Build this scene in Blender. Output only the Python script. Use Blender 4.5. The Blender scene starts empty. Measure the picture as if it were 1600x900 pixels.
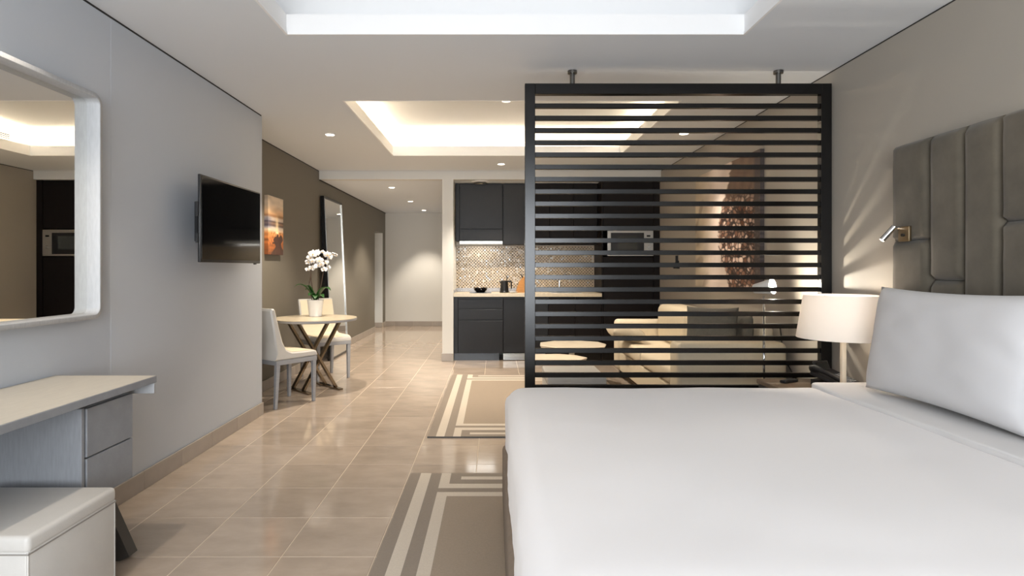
import bpy, bmesh, math, random
from mathutils import Vector, Matrix, noise
random.seed(7)
PI = math.pi
S = bpy.context.scene
COL = S.collection

# ---------------------------------------------------------------- camera
cam = bpy.data.objects.new('camera', bpy.data.cameras.new('camera'))
COL.objects.link(cam)
cam.location = (0, 0, 1.27)
cam.rotation_euler = (PI/2, 0, 0)
cam.data.sensor_width = 36
cam.data.lens = 36*934/1600
cam.data.shift_x = 28/1600
cam.data.shift_y = -31/1600
cam.data.clip_start = 0.05
S.camera = cam

# ---------------------------------------------------------------- world, view, big lights
S.view_settings.view_transform = 'Standard'
S.view_settings.look = 'None'
S.view_settings.exposure = 0.32
S.view_settings.gamma = 1.0
w = bpy.data.worlds.new('sky'); S.world = w; w.use_nodes = True
w.node_tree.nodes['Background'].inputs[0].default_value = (0.88, 0.94, 1.0, 1)
w.node_tree.nodes['Background'].inputs[1].default_value = 1.6

def lamp(name, kind, loc, power, col, rot=(0, 0, 0), **kw):
    d = bpy.data.lights.new(name, kind); d.energy = power; d.color = col
    for k, v in kw.items(): setattr(d, k, v)
    o = bpy.data.objects.new(name, d); o.location = loc; o.rotation_euler = rot
    COL.objects.link(o); return o

DAY = (0.90, 0.95, 1.0); WARM = (1.0, 0.74, 0.46); SPOTC = (1.0, 0.89, 0.75)
# daylight through the window behind the camera
lamp('window_daylight', 'AREA', (-0.15, -2.42, 1.5), 235, DAY, (PI/2, 0, 0), shape='RECTANGLE', size=3.0, size_y=2.0)
# cove strips on the ledge of the lit coffer (X -1.204..1.49, Y 4.75..7.08)
COVE = 11.5
for (lx, ly, sx, sy, rx, ry) in ((0.143, 4.67, 2.6, .02, -0.8, 0), (0.143, 7.16, 2.6, .02, 0.8, 0),
                                 (-1.285, 5.915, .02, 2.3, 0, -0.8), (1.57, 5.915, .02, 2.3, 0, 0.8)):
    lamp('cove_light', 'AREA', (lx, ly, 2.722), COVE, WARM, (PI - rx, ry, 0), shape='RECTANGLE', size=sx, size_y=sy)

# ---------------------------------------------------------------- helpers
def lin(c):
    c = c/255.0
    return c/12.92 if c <= 0.04045 else ((c+0.055)/1.055)**2.4
def rgb(r, g, b): return (lin(r), lin(g), lin(b), 1)

MATS = {}
def mat(name, col, rough=0.5, metal=0.0, var=0.0, vscale=8.0, stretch=(1, 1, 1), bump=0.0, bscale=None,
        coat=0.0, spec=0.5, emit=None, estr=0.0, rand=0.0, sheen=0.0, trans=0.0):
    if name in MATS: return MATS[name]
    m = bpy.data.materials.new(name); m.use_nodes = True; MATS[name] = m
    nt = m.node_tree; N = nt.nodes; L = nt.links
    p = N['Principled BSDF']
    p.inputs['Base Color'].default_value = col
    p.inputs['Roughness'].default_value = rough
    p.inputs['Metallic'].default_value = metal
    p.inputs['Specular IOR Level'].default_value = spec
    p.inputs['Coat Weight'].default_value = coat
    p.inputs['Sheen Weight'].default_value = sheen
    p.inputs['Transmission Weight'].default_value = trans
    if emit:
        p.inputs['Emission Color'].default_value = emit
        p.inputs['Emission Strength'].default_value = estr
    tc = N.new('ShaderNodeTexCoord'); mp = N.new('ShaderNodeMapping')
    mp.inputs['Scale'].default_value = stretch
    L.new(tc.outputs['Object'], mp.inputs['Vector'])
    vec = mp.outputs['Vector']
    if rand > 0:
        oi = N.new('ShaderNodeObjectInfo')
        ad = N.new('ShaderNodeVectorMath'); ad.operation = 'SCALE'
        cb = N.new('ShaderNodeCombineXYZ')
        L.new(oi.outputs['Random'], cb.inputs[0]); L.new(oi.outputs['Random'], cb.inputs[1])
        L.new(cb.outputs[0], ad.inputs[0]); ad.inputs['Scale'].default_value = 40
        a2 = N.new('ShaderNodeVectorMath'); a2.operation = 'ADD'
        L.new(vec, a2.inputs[0]); L.new(ad.outputs[0], a2.inputs[1]); vec = a2.outputs[0]
    if var > 0 or rand > 0:
        nz = N.new('ShaderNodeTexNoise'); nz.inputs['Scale'].default_value = vscale
        nz.inputs['Detail'].default_value = 6; nz.inputs['Roughness'].default_value = .6
        L.new(vec, nz.inputs['Vector'])
        mr = N.new('ShaderNodeMapRange')
        mr.inputs[1].default_value = .3; mr.inputs[2].default_value = .7
        mr.inputs[3].default_value = 1-var; mr.inputs[4].default_value = 1+var
        L.new(nz.outputs['Fac'], mr.inputs[0])
        sc = N.new('ShaderNodeVectorMath'); sc.operation = 'SCALE'
        sc.inputs[0].default_value = col[:3]
        if rand > 0:
            r2 = N.new('ShaderNodeMapRange'); L.new(oi.outputs['Random'], r2.inputs[0])
            r2.inputs[3].default_value = 1-rand; r2.inputs[4].default_value = 1+rand
            mu = N.new('ShaderNodeMath'); mu.operation = 'MULTIPLY'
            L.new(mr.outputs[0], mu.inputs[0]); L.new(r2.outputs[0], mu.inputs[1])
            L.new(mu.outputs[0], sc.inputs['Scale'])
        else:
            L.new(mr.outputs[0], sc.inputs['Scale'])
        L.new(sc.outputs[0], p.inputs['Base Color'])
    if bump > 0:
        nb = N.new('ShaderNodeTexNoise'); nb.inputs['Scale'].default_value = bscale or vscale*6
        nb.inputs['Detail'].default_value = 4
        L.new(vec, nb.inputs['Vector'])
        bp = N.new('ShaderNodeBump'); bp.inputs['Strength'].default_value = bump; bp.inputs['Distance'].default_value = .01
        L.new(nb.outputs['Fac'], bp.inputs['Height']); L.new(bp.outputs[0], p.inputs['Normal'])
    return m

def vcol_mat(name, rough=.6):
    m = bpy.data.materials.new(name); m.use_nodes = True; MATS[name] = m
    N = m.node_tree.nodes; at = N.new('ShaderNodeAttribute'); at.attribute_name = 'print'
    m.node_tree.links.new(at.outputs['Color'], N['Principled BSDF'].inputs['Base Color'])
    N['Principled BSDF'].inputs['Roughness'].default_value = rough
    return m

def NB(): return bmesh.new()
def rot_faces(bm, verts, M):
    bmesh.ops.transform(bm, matrix=M, verts=verts)
def box(bm, x0, x1, y0, y1, z0, z1, bev=0, seg=2, M=None, mi=0):
    r = bmesh.ops.create_cube(bm, size=1)
    vs = r['verts']
    for v in vs:
        v.co = Vector(((x0+x1)/2 + v.co.x*(x1-x0), (y0+y1)/2 + v.co.y*(y1-y0), (z0+z1)/2 + v.co.z*(z1-z0)))
    fs = list({f for v in vs for f in v.link_faces})
    for f in fs: f.material_index = mi
    if bev > 0:
        es = list({e for v in vs for e in v.link_edges})
        rr = bmesh.ops.bevel(bm, geom=es, offset=bev, segments=seg, profile=.5, affect='EDGES')
        vs = list({v for f in rr['faces'] for v in f.verts} | {v for v in vs if v.is_valid})
        for f in {f for v in vs for f in v.link_faces}: f.material_index = mi
    if M is not None: bmesh.ops.transform(bm, matrix=M, verts=vs)
    return vs
def cyl(bm, c, r0, r1, z0, z1, n=32, M=None, cap=True, mi=0):
    rings = []
    for (r, z) in ((r0, z0), (r1, z1)):
        rings.append([bm.verts.new((c[0]+r*math.cos(2*PI*i/n), c[1]+r*math.sin(2*PI*i/n), z)) for i in range(n)])
    fs = []
    for i in range(n):
        fs.append(bm.faces.new((rings[0][i], rings[0][(i+1) % n], rings[1][(i+1) % n], rings[1][i])))
    if cap:
        fs.append(bm.faces.new(rings[0][::-1])); fs.append(bm.faces.new(rings[1]))
    for f in fs: f.material_index = mi
    vs = rings[0]+rings[1]
    if M is not None: bmesh.ops.transform(bm, matrix=M, verts=vs)
    return vs
def lathe(bm, c, prof, n=32, closed=False, sx=1, sy=1):
    rings = [[bm.verts.new((c[0]+sx*r*math.cos(2*PI*i/n), c[1]+sy*r*math.sin(2*PI*i/n), z)) for i in range(n)] for r, z in prof]
    for a, b in zip(rings, rings[1:]):
        for i in range(n): bm.faces.new((a[i], a[(i+1) % n], b[(i+1) % n], b[i]))
    bm.faces.new(rings[0][::-1]); 
    if closed is False: bm.faces.new(rings[-1])
    return [v for r in rings for v in r]
def tube(bm, pts, rad, n=8):
    pts = [Vector(p) for p in pts]
    rads = rad if isinstance(rad, (list, tuple)) else [rad]*len(pts)
    rings = []; up = Vector((0, 0, 1))
    for i, p in enumerate(pts):
        t = (pts[min(i+1, len(pts)-1)] - pts[max(i-1, 0)]).normalized()
        a = t.cross(up)
        if a.length < .05: a = t.cross(Vector((1, 0, 0)))
        a.normalize(); b = t.cross(a).normalized()
        rings.append([bm.verts.new(p + rads[i]*(a*math.cos(2*PI*k/n)+b*math.sin(2*PI*k/n))) for k in range(n)])
    for r0, r1 in zip(rings, rings[1:]):
        for k in range(n): bm.faces.new((r0[k], r0[(k+1) % n], r1[(k+1) % n], r1[k]))
    bm.faces.new(rings[0][::-1]); bm.faces.new(rings[-1])
def bar(bm, p, q, w, t, wdir):
    """flat bar from p to q: width w along wdir, thickness t"""
    p, q = Vector(p), Vector(q); d = (q-p).normalized(); a = Vector(wdir).normalized(); b = d.cross(a).normalized(); a = b.cross(d).normalized()
    vs = []
    for e in (p, q):
        for s1, s2 in ((-1, -1), (1, -1), (1, 1), (-1, 1)): vs.append(bm.verts.new(e+a*s1*w/2+b*s2*t/2))
    for f in ((0, 1, 2, 3), (7, 6, 5, 4), (0, 4, 5, 1), (1, 5, 6, 2), (2, 6, 7, 3), (3, 7, 4, 0)): bm.faces.new([vs[i] for i in f])
def obj(name, bm, mats, parent=None, smooth=False, label=None, kind=None, auto=None):
    bmesh.ops.recalc_face_normals(bm, faces=bm.faces)
    me = bpy.data.meshes.new(name); bm.to_mesh(me); bm.free()
    for m in (mats if isinstance(mats, (list, tuple)) else [mats]): me.materials.append(m)
    if smooth or auto:
        for p in me.polygons: p.use_smooth = True
        if auto: me.set_sharp_from_angle(angle=math.radians(auto))
    o = bpy.data.objects.new(name, me); COL.objects.link(o)
    if parent: o.parent = parent
    if label: o['label'] = label
    if kind: o['kind'] = kind
    return o
def thing(name, label, cat, loc=(0, 0, 0), rz=0, group=None):
    o = bpy.data.objects.new(name, None); o.empty_display_size = .1; COL.objects.link(o)
    o.location = loc; o.rotation_euler = (0, 0, rz); tag(o, label, cat, group); return o
def tag(o, label, cat, group=None):
    o['label'] = label; o['category'] = cat
    if group: o['group'] = group
    return o
def struct(name, bm, m, **k): return obj(name, bm, m, kind='structure', **k)
def rel(o, bm):  # shift bmesh from world to thing space
    bmesh.ops.transform(bm, matrix=Matrix.Translation(-Vector(o.location)), verts=bm.verts)
    return bm
def wbox(t, name, x0, x1, y0, y1, z0, z1, m, bev=0.002, seg=1, parent=None, label=None, auto=None):
    """a box part given in world coordinates under thing t (t not rotated)"""
    b = NB(); box(b, x0, x1, y0, y1, z0, z1, bev, seg); rel(t, b)
    return obj(name, b, m, parent or t, label=label, auto=auto)
def copy_tree(o, parent=None):
    c = o.copy(); COL.objects.link(c)
    if parent: c.parent = parent
    for ch in list(o.children): copy_tree(ch, c)
    return c

# ---------------------------------------------------------------- materials
M_left = mat('grey paint', rgb(182, 187, 194), .55, bump=.04, bscale=160)
M_dark = mat('taupe paint', rgb(108, 102, 91), .55, bump=.04, bscale=160)
M_right = mat('warm grey paint', rgb(164, 157, 146), .55, bump=.04, bscale=160)
M_white = mat('pale paint', rgb(214, 212, 206), .55, bump=.03, bscale=160)
M_ceil = mat('ceiling paint', rgb(222, 226, 231), .7, bump=.02, bscale=200)
M_tray = mat('tray paint', rgb(240, 240, 240), .7)
M_gap = mat('shadow gap', rgb(40, 38, 36), .8)
M_tile = mat('porcelain tile', rgb(172, 156, 140), .10, var=.14, vscale=3.4, stretch=(1, 1.8, 1), rand=.07, bump=.02, bscale=5, spec=.6)
M_grout = mat('grout', rgb(204, 186, 163), .7)
M_skirt = mat('skirting tile', rgb(160, 150, 140), .3, var=.08, vscale=5, rand=.06)
M_black = mat('black stained wood', rgb(8, 6, 5), .24, var=.25, vscale=14, stretch=(12, 12, 1), spec=.45)
M_cab = mat('black cabinet wood', rgb(21, 19, 18), .4, var=.28, vscale=10, stretch=(14, 14, 1), bump=.05, bscale=60, spec=.32)
M_cab2 = mat('espresso cabinet wood', rgb(20, 14, 12), .5, var=.28, vscale=10, stretch=(14, 14, 1), spec=.18)
M_steel = mat('brushed steel', rgb(190, 188, 182), .3, 1.0, var=.08, vscale=20, stretch=(1, 1, 20))
M_chrome = mat('chrome', rgb(205, 205, 205), .12, 1.0)
M_nickel = mat('satin metal post', rgb(120, 118, 114), .3, 1.0)
M_bronze = mat('polished bronze steel', rgb(150, 138, 122), .18, 1.0)
M_greywood = mat('grey painted wood', rgb(150, 151, 154), .5, var=.07, vscale=12, stretch=(1, 1, 8), bump=.04, bscale=90)
M_desk = mat('grey oak laminate', rgb(136, 138, 142), .5, var=.09, vscale=12, stretch=(8, 1, 1), bump=.05, bscale=90)
M_desktop = mat('pale desk top', rgb(196, 188, 174), .42, var=.05, vscale=10, stretch=(8, 1, 1))
M_frame = mat('silver leaf frame', rgb(168, 169, 171), .5, .1, var=.08, vscale=18, stretch=(6, 6, 1), bump=.08, bscale=70)
M_mirror = mat('mirror glass', rgb(235, 235, 232), .0, 1.0)
M_leather = mat('off white leather', rgb(196, 192, 186), .42, var=.03, vscale=9, bump=.05, bscale=220)
M_cream = mat('cream leather', rgb(222, 208, 182), .45, var=.03, vscale=9, bump=.05, bscale=220)
M_seam = mat('seam', rgb(140, 134, 126), .6)
M_linen = mat('white bed linen', rgb(234, 230, 228), .85, bump=.04, bscale=30, sheen=.2)
M_sheet = mat('white cotton sheet', rgb(216, 213, 211), .85, bump=.04, bscale=30, sheen=.2)
M_pillow = mat('white cotton pillowcase', rgb(204, 202, 202), .85, bump=.03, bscale=30, sheen=.2)
M_base = mat('brown bed base cloth', rgb(122, 108, 94), .9, var=.1, vscale=30)
M_velvet = mat('taupe velvet', rgb(84, 77, 65), .85, var=.18, vscale=9, bump=.10, bscale=14, sheen=.15)
M_shade = mat('ivory lamp shade', rgb(240, 234, 226), .8, trans=0)
M_stem = mat('cream lamp stem', rgb(226, 212, 190), .45)
M_blackp = mat('black plastic', rgb(22, 22, 23), .38)
M_screen = mat('television glass', rgb(8, 8, 9), .07, spec=.6)
M_bezel = mat('television bezel', rgb(40, 40, 41), .35)
M_pot = mat('white ceramic', rgb(236, 236, 236), .3)
M_leaf = mat('orchid leaf', rgb(42, 84, 34), .4, var=.2, vscale=12)
M_stalk = mat('orchid stalk', rgb(66, 48, 34), .6)
M_petal = mat('orchid petal', rgb(226, 223, 219), .6)
M_lip = mat('orchid lip', rgb(214, 172, 96), .6)
M_moss = mat('bark chips', rgb(80, 62, 42), .9, var=.4, vscale=60, bump=.5, bscale=60)
M_rugd = mat('rug taupe', rgb(138, 126, 113), .95, var=.05, vscale=120, bump=.2, bscale=300)
M_rugl = mat('rug ivory', rgb(196, 184, 168), .95, var=.05, vscale=120, bump=.2, bscale=300)
M_rugc = mat('rug beige', rgb(150, 135, 118), .95, var=.06, vscale=90, bump=.2, bscale=300)
M_counter = mat('cream stone worktop', rgb(204, 190, 164), .25, var=.07, vscale=30)
M_upst = mat('grey speckled stone', rgb(146, 146, 150), .25, var=.3, vscale=80)
M_mlight = mat('mosaic pearl', rgb(196, 178, 150), .22, var=.2, vscale=30)
M_mdark = mat('mosaic bronze', rgb(74, 60, 46), .18, .3)
M_msilv = mat('mosaic silver', rgb(180, 180, 176), .34, .8)
M_sofa = mat('cream sofa fabric', rgb(212, 198, 172), .75, var=.03, vscale=40, bump=.08, bscale=160)
M_cush = mat('grey linen cushion', rgb(92, 88, 79), .9, var=.1, vscale=50, bump=.15, bscale=140)
M_cushl = mat('beige linen cushion', rgb(176, 164, 142), .9, var=.06, vscale=50, bump=.15, bscale=140)
M_marble = mat('white marble', rgb(226, 212, 190), .2, var=.06, vscale=4)
M_wood = mat('honey wood', rgb(176, 122, 62), .5, var=.15, vscale=8, stretch=(1, 1, 5))
M_night = mat('walnut veneer', rgb(128, 108, 88), .45, var=.12, vscale=9, stretch=(1, 8, 1))
M_nightd = mat('dark grey veneer', rgb(74, 70, 66), .5, var=.1, vscale=9)
M_lamp = mat('lit lamp disc', rgb(255, 245, 225), .5, emit=rgb(255, 240, 215), estr=9)
M_display = mat('dark display', rgb(14, 16, 16), .15)
M_key = mat('grey keys', rgb(150, 150, 150), .5)
M_ovenglass = mat('oven window', rgb(64, 66, 64), .15)
M_gold = mat('brushed brass plate', rgb(170, 150, 120), .3, 1.0)

# lamp shade: thin cloth that lets the bulb inside through
nt = M_shade.node_tree; N = nt.nodes; L = nt.links
tr = N.new('ShaderNodeBsdfTranslucent'); tr.inputs[0].default_value = (.90, .87, .84, 1)
mx = N.new('ShaderNodeMixShader'); mx.inputs[0].default_value = .45
L.new(N['Principled BSDF'].outputs[0], mx.inputs[1]); L.new(tr.outputs[0], mx.inputs[2])
L.new(mx.outputs[0], N['Material Output'].inputs[0])
# window pane: thin glass
M_pane = bpy.data.materials.new('window glass'); M_pane.use_nodes = True
nt = M_pane.node_tree; N = nt.nodes; L = nt.links
tp = N.new('ShaderNodeBsdfTransparent'); gl = N.new('ShaderNodeBsdfGlossy'); gl.inputs['Roughness'].default_value = .02
mx = N.new('ShaderNodeMixShader'); mx.inputs[0].default_value = .06
L.new(tp.outputs[0], mx.inputs[1]); L.new(gl.outputs[0], mx.inputs[2]); L.new(mx.outputs[0], N['Material Output'].inputs[0])

# ================================================================ THE SETTING
XL, XD, XR = -2.02, -2.385, 2.275      # near left wall, taupe wall, right wall
ZC = 2.60; ZB = 2.48; YB = -2.3; YK = 8.15; YF = 13.1; YE = 5.2
T = 0.413

# floor with its tiles
b = NB(); box(b, -2.7, 2.5, YB-.2, YF+.2, -.08, -.0012)
floor = struct('floor', b, M_grout)
def tile_mesh():
    b = NB(); h = T/2-.0019
    box(b, -h, h, -h, h, -.005, 0, .0012, 1); me = bpy.data.meshes.new('tile'); b.to_mesh(me); b.free()
    me.materials.append(M_tile); return me
tm = tile_mesh()
cols = [-.524-T*5+T*(i+.5) for i in range(12)]
for j in range(-1, 12):
    for x in cols:
        y = 2.63+T*(j+.5)
        if y > YE-.2 or x > -2.3:
            o = bpy.data.objects.new('tile', tm); o.location = (x, y, 0); o.parent = floor; COL.objects.link(o)
b = NB()
for j in list(range(-12, -1)) + list(range(12, 26)):
    for x in cols:
        y = 2.63+T*(j+.5); h = T/2-.0019
        if y < YB-.1 or y > YF+.2: continue
        q = [b.verts.new((x+sx*h, y+sy*h, 0)) for sx, sy in ((-1, -1), (1, -1), (1, 1), (-1, 1))]
        b.faces.new(q)
        for k in range(4):
            a_, c_ = q[k], q[(k+1) % 4]
            b.faces.new((a_, b.verts.new(a_.co+Vector((0, 0, -.005))), b.verts.new(c_.co+Vector((0, 0, -.005))), c_))
obj('outer_tiles', b, M_tile, floor, kind='stuff')

# walls
b = NB(); box(b, XL-.2, XL, YB-.2, YE, 0, ZC-.014); struct('wall_left', b, M_left)
b = NB(); box(b, XL, XL+.0008, 3.15, YE-.0, .106, ZC-.014); struct('trim_1', b, M_left)  # wafer-thin step added where only the wall's shading changes tone
b = NB(); box(b, XD-.2, XD, YE, 11.95, 0, ZC-.014); box(b, XD-.2, XD, 12.8, YF, 0, ZC-.014); box(b, XD-.2, XD, 11.95, 12.8, 2.02, ZC-.014)
struct('wall_dining', b, M_dark)
b = NB(); box(b, XD-.9, XD-.2, 12.8, YF, 0, ZC); box(b, XD-1.0, XD-.9, 11.5, YF, 0, ZC); box(b, XD-.9, XD-.2, 11.5, 11.95, 0, ZC); box(b, XD-.2, XD-.001, 12.795, 12.8, 0, 2.02)
struct('wall_side_passage', b, M_white)
b = NB(); box(b, XD-.9, -.3, YF, YF+.2, 0, ZC); struct('wall_far', b, M_white)
b = NB(); box(b, XR, XR+.2, YB-.2, 9.0, 0, ZC-.010); struct('wall_right', b, M_right)
b = NB(); box(b, XL-.36, XL-.2, YE-.2, YE, 0, ZC-.014); struct('wall_left_return', b, M_left)
# thin dark shadow gaps under the ceiling
b = NB(); box(b, XL-.2, XL-.003, YB, YE-.003, ZC-.014, ZC); box(b, XD-.2, XD-.003, YE, YF, ZC-.014, ZC); box(b, XR+.003, XR+.2, YB, YK, ZC-.010, ZC)
box(b, XD+.0, XD+.012, YK+.002, YF, ZB-.012, ZB-.001)
struct('trim_2', b, M_gap)
# kitchen walls: pier, corridor wall, back of the kitchen, header beam
b = NB(); box(b, -.707, -.556, YK, YF, 0, ZB); struct('wall_corridor_right', b, M_white)
b = NB(); box(b, -.556, XR, 8.81, 9.0, 0, ZB); struct('wall_kitchen', b, M_white)
b = NB(); box(b, XD, XR, YK, YK+.12, ZB, ZC); box(b, XD, XR, YK-.006, YK, ZC-.018, ZC-.012); struct('trim_3', b, M_white)
# lower ceiling beyond the beam
b = NB(); box(b, XD-1.0, XR, YK+.12, YF+.2, ZB, ZC); struct('ceiling_rear', b, M_ceil)

def slab_with_hole(b, x0, x1, y0, y1, hx0, hx1, hy0, hy1, z0, z1):
    box(b, x0, hx0, y0, y1, z0, z1); box(b, hx1, x1, y0, y1, z0, z1)
    box(b, hx0, hx1, y0, hy0, z0, z1); box(b, hx0, hx1, hy1, y1, z0, z1)
C1 = (-1.187, 1.43, 0.85, 3.41); C2 = (-1.204, 1.49, 4.75, 7.08); o_ = .16; ZU = 2.94; ZL = 2.705
b = NB()
slab_with_hole(b, XL-.4, XR+.2, YB-.2, 4.1, *C1, ZC, ZL)
slab_with_hole(b, XL-.6, XR+.2, 4.1, YK+.1, *C2, ZC, ZL)
struct('ceiling', b, M_ceil)
for i, c in enumerate((C1, C2)):
    b = NB(); slab_with_hole(b, c[0]-.4, c[1]+.4, c[2]-.4, c[3]+.4, c[0]-o_, c[1]+o_, c[2]-o_, c[3]+o_, ZL, ZU)
    box(b, c[0]-.4, c[1]+.4, c[2]-.4, c[3]+.4, ZU, ZU+.05)
    struct('ceiling_tray', b, M_tray if i == 0 else M_ceil)
# lip lining of each tray
for i, c in enumerate((C1, C2)):
    b = NB()
    slab_with_hole(b, c[0]-.001, c[1]+.001, c[2]-.001, c[3]+.001, c[0]+.004, c[1]-.004, c[2]+.004, c[3]-.004, ZC+.001, ZL+.012)
    slab_with_hole(b, c[0]-.001, c[1]+.001, c[2]-.001, c[3]+.001, c[0]+.012, c[1]-.012, c[2]+.012, c[3]-.012, ZC-.001, ZC+.012)
    struct('trim_%d' % (4+i), b, M_tray)

# back wall with the window that lights the room (behind the camera)
b = NB(); wx0, wx1, wz0, wz1 = -1.7, 1.4, .4, 2.45
box(b, XL, wx0, YB-.2, YB, 0, ZC); box(b, wx1, XR, YB-.2, YB, 0, ZC); box(b, wx0, wx1, YB-.2, YB, 0, wz0); box(b, wx0, wx1, YB-.2, YB, wz1, ZC)
struct('wall_back', b, mat('dark unseen wall', rgb(56, 53, 50), .8))  # unseen wall, coloured dark so the slats reflect black
b = NB()
for x in (wx0, -.67, .36, wx1-.05): box(b, x, x+.05, YB-.12, YB-.06, wz0, wz1)
box(b, wx0, wx1, YB-.12, YB-.06, wz0, wz0+.05); box(b, wx0, wx1, YB-.12, YB-.06, wz1-.05, wz1)
win = struct('window_1', b, M_bezel)
b = NB(); box(b, wx0+.02, wx1-.02, YB-.095, YB-.09, wz0+.02, wz1-.02); obj('pane', b, M_pane, win)

# skirting made of tiles
def skirt(name, runs):
    root = None
    for (axis, fixed, a0, a1, out, first) in runs:
        if root is None:
            b = NB()
            for (ax, fx, s0, s1, ou, fi) in runs:
                t0, t1 = sorted((fx, fx+ou*.008))
                if ax == 'y': box(b, t0, t1, s0, s1, 0, .103)
                else: box(b, s0, s1, t0, t1, 0, .103)
            root = struct(name, b, M_grout)
        y = first
        while y > a0: y -= T
        while y < a1:
            s, e = max(y, a0)+.0015, min(y+T, a1)-.0015
            if e-s > .02:
                b = NB(); t0, t1 = sorted((fixed, fixed+out*.012))
                if axis == 'y': box(b, t0, t1, s, e, .001, .106, .001, 1)
                else: box(b, s, e, t0, t1, .001, .106, .001, 1)
                obj('tile', b, M_skirt, root)
            y += T
skirt('baseboard_left', [('y', XL+.004, 0.2, YE, 1, 3.425), ('x', YE, XL-.12, XL, 1, -2.1)])
skirt('baseboard_dining', [('y', XD, YE, 11.95, 1, 3.425), ('y', XD, 12.8, YF, 1, 3.4)])
skirt('baseboard_far', [('x', YF, XD, -.707, -1, -1.35), ('x', 12.79, XD-.8, XD, -1, -1.35)])
skirt('baseboard_pier', [('x', YK, -.719, -.556, -1, -.9), ('y', -.707, YK, YF, -1, 8.2)])
skirt('baseboard_right', [('y', XR, 4.1, 8.1, -1, 4.2), ('y', XR, -1.0, 1.2, -1, 4.2)])

# ================================================================ DOWNLIGHTS
def downlight(x, y, z, label, power, group='recessed ceiling downlights', ang=105, r=.042):
    t = thing('downlight', label, 'downlight', (x, y, z))
    b = NB(); lathe(b, (0, 0), [(r+.012, -.001), (r+.012, -.006), (r, -.006), (r, -.003)], 28); obj('trim_ring', b, M_steel if False else M_pot, t, auto=40)
    b = NB(); cyl(b, (0, 0), r-.002, r-.002, -.0085, -.0035, 24); obj('lamp_disc', b, M_lamp, t)
    l = lamp('downlight_beam', 'SPOT', (x, y, z-.03), power, SPOTC, (0, 0, 0), spot_size=math.radians(ang), spot_blend=.55, shadow_soft_size=.03)
    return t
P = 172
downlight(-1.63, 5.94, ZC, 'round recessed downlight left of the lit coffer, above the round table', P)
downlight(.12, 5.95, ZU, 'round recessed downlight in the top of the glowing coffer', P*.8)
downlight(.09, 7.62, ZC, 'round recessed downlight between the lit coffer and the kitchen beam', P)
downlight(1.87, 5.89, ZC, 'round recessed downlight seen through the slats, above the sofa', P*.34, ang=72)
downlight(-1.53, 8.94, ZB, 'nearest of the three downlights in the corridor ceiling', P*1.1)
downlight(-1.51, 10.8, ZB, 'middle of the three downlights in the corridor ceiling', P*.8)
downlight(-1.46, 12.45, ZB, 'farthest corridor downlight, shining on the end wall', P*.72, ang=80)
downlight(-1.60, 2.2, ZC, 'round recessed downlight above the desk and mirror', 48, ang=104)
downlight(1.87, 2.2, ZC, 'round recessed downlight above the bed pillows', 6)

# slot diffuser in the coffer side
t = thing('air_diffuser', 'linear slot air diffuser on the right side of the glowing coffer', 'vent', (C2[1]+o_, 5.9, 2.80))
b = NB(); box(b, -.006, 0, -1.0, 1.1, -.04, .04); obj('plate', b, M_ceil, t)
for k in range(3):
    b = NB(); box(b, -.009, -.006, -.97, 1.07, -.026+k*.021, -.018+k*.021); obj('slot', b, M_gap, t)
# kitchen ceiling vent
t = thing('ceiling_vent', 'round white vent on the ceiling in front of the upper cabinets', 'vent', (-.19, 8.34, ZB))
b = NB(); lathe(b, (0, 0), [(.13, -.001), (.125, -.012), (.10, -.016), (.07, -.016)], 28); obj('rim', b, M_pot, t, auto=40)
for k in range(3):
    b = NB(); lathe(b, (0, 0), [(.03+k*.028, -.017), (.04+k*.028, -.026), (.034+k*.028, -.026), (.026+k*.028, -.018)], 24); obj('louvre_ring', b, M_steel, t, auto=40)

# ================================================================ SLATTED SCREEN
SY = 4.0
t = thing('slatted_screen', 'tall black slatted wooden room divider standing between bed and sofa', 'room divider', (1.23, SY, 0))
for (x0, x1) in ((.206, .275), (2.19, 2.261)): wbox(t, 'post', x0, x1, SY, SY+.05, 0.001, 2.507, M_black)
wbox(t, 'top_rail', .275, 2.19, SY, SY+.05, 2.436, 2.507, M_black)
wbox(t, 'bottom_rail', .275, 2.19, SY, SY+.05, .06, .13, M_black)
b = NB(); h = (2.19-.275)/2; box(b, -h, h, -.016, .016, -.0155, .0155, .0015, 1)
me = bpy.data.meshes.new('slat'); b.to_mesh(me); b.free(); me.materials.append(M_black)
for k in range(28):
    z = 2.36-.0822*k
    if z < .15: break
    o = bpy.data.objects.new('slat', me); o.location = (.2325+1.0-1.23, .024, z); o.parent = t; COL.objects.link(o)
for x in (.527, 1.914):
    b = NB(); cyl(b, (x, SY+.025), .017, .017, 2.507, 2.598, 20); rel(t, b); p = obj('ceiling_bracket', b, M_nickel, t, auto=40)
    b = NB(); cyl(b, (x, SY+.025), .032, .032, 2.580, 2.598, 24); rel(t, b); obj('flange', b, M_nickel, p, auto=40)

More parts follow.
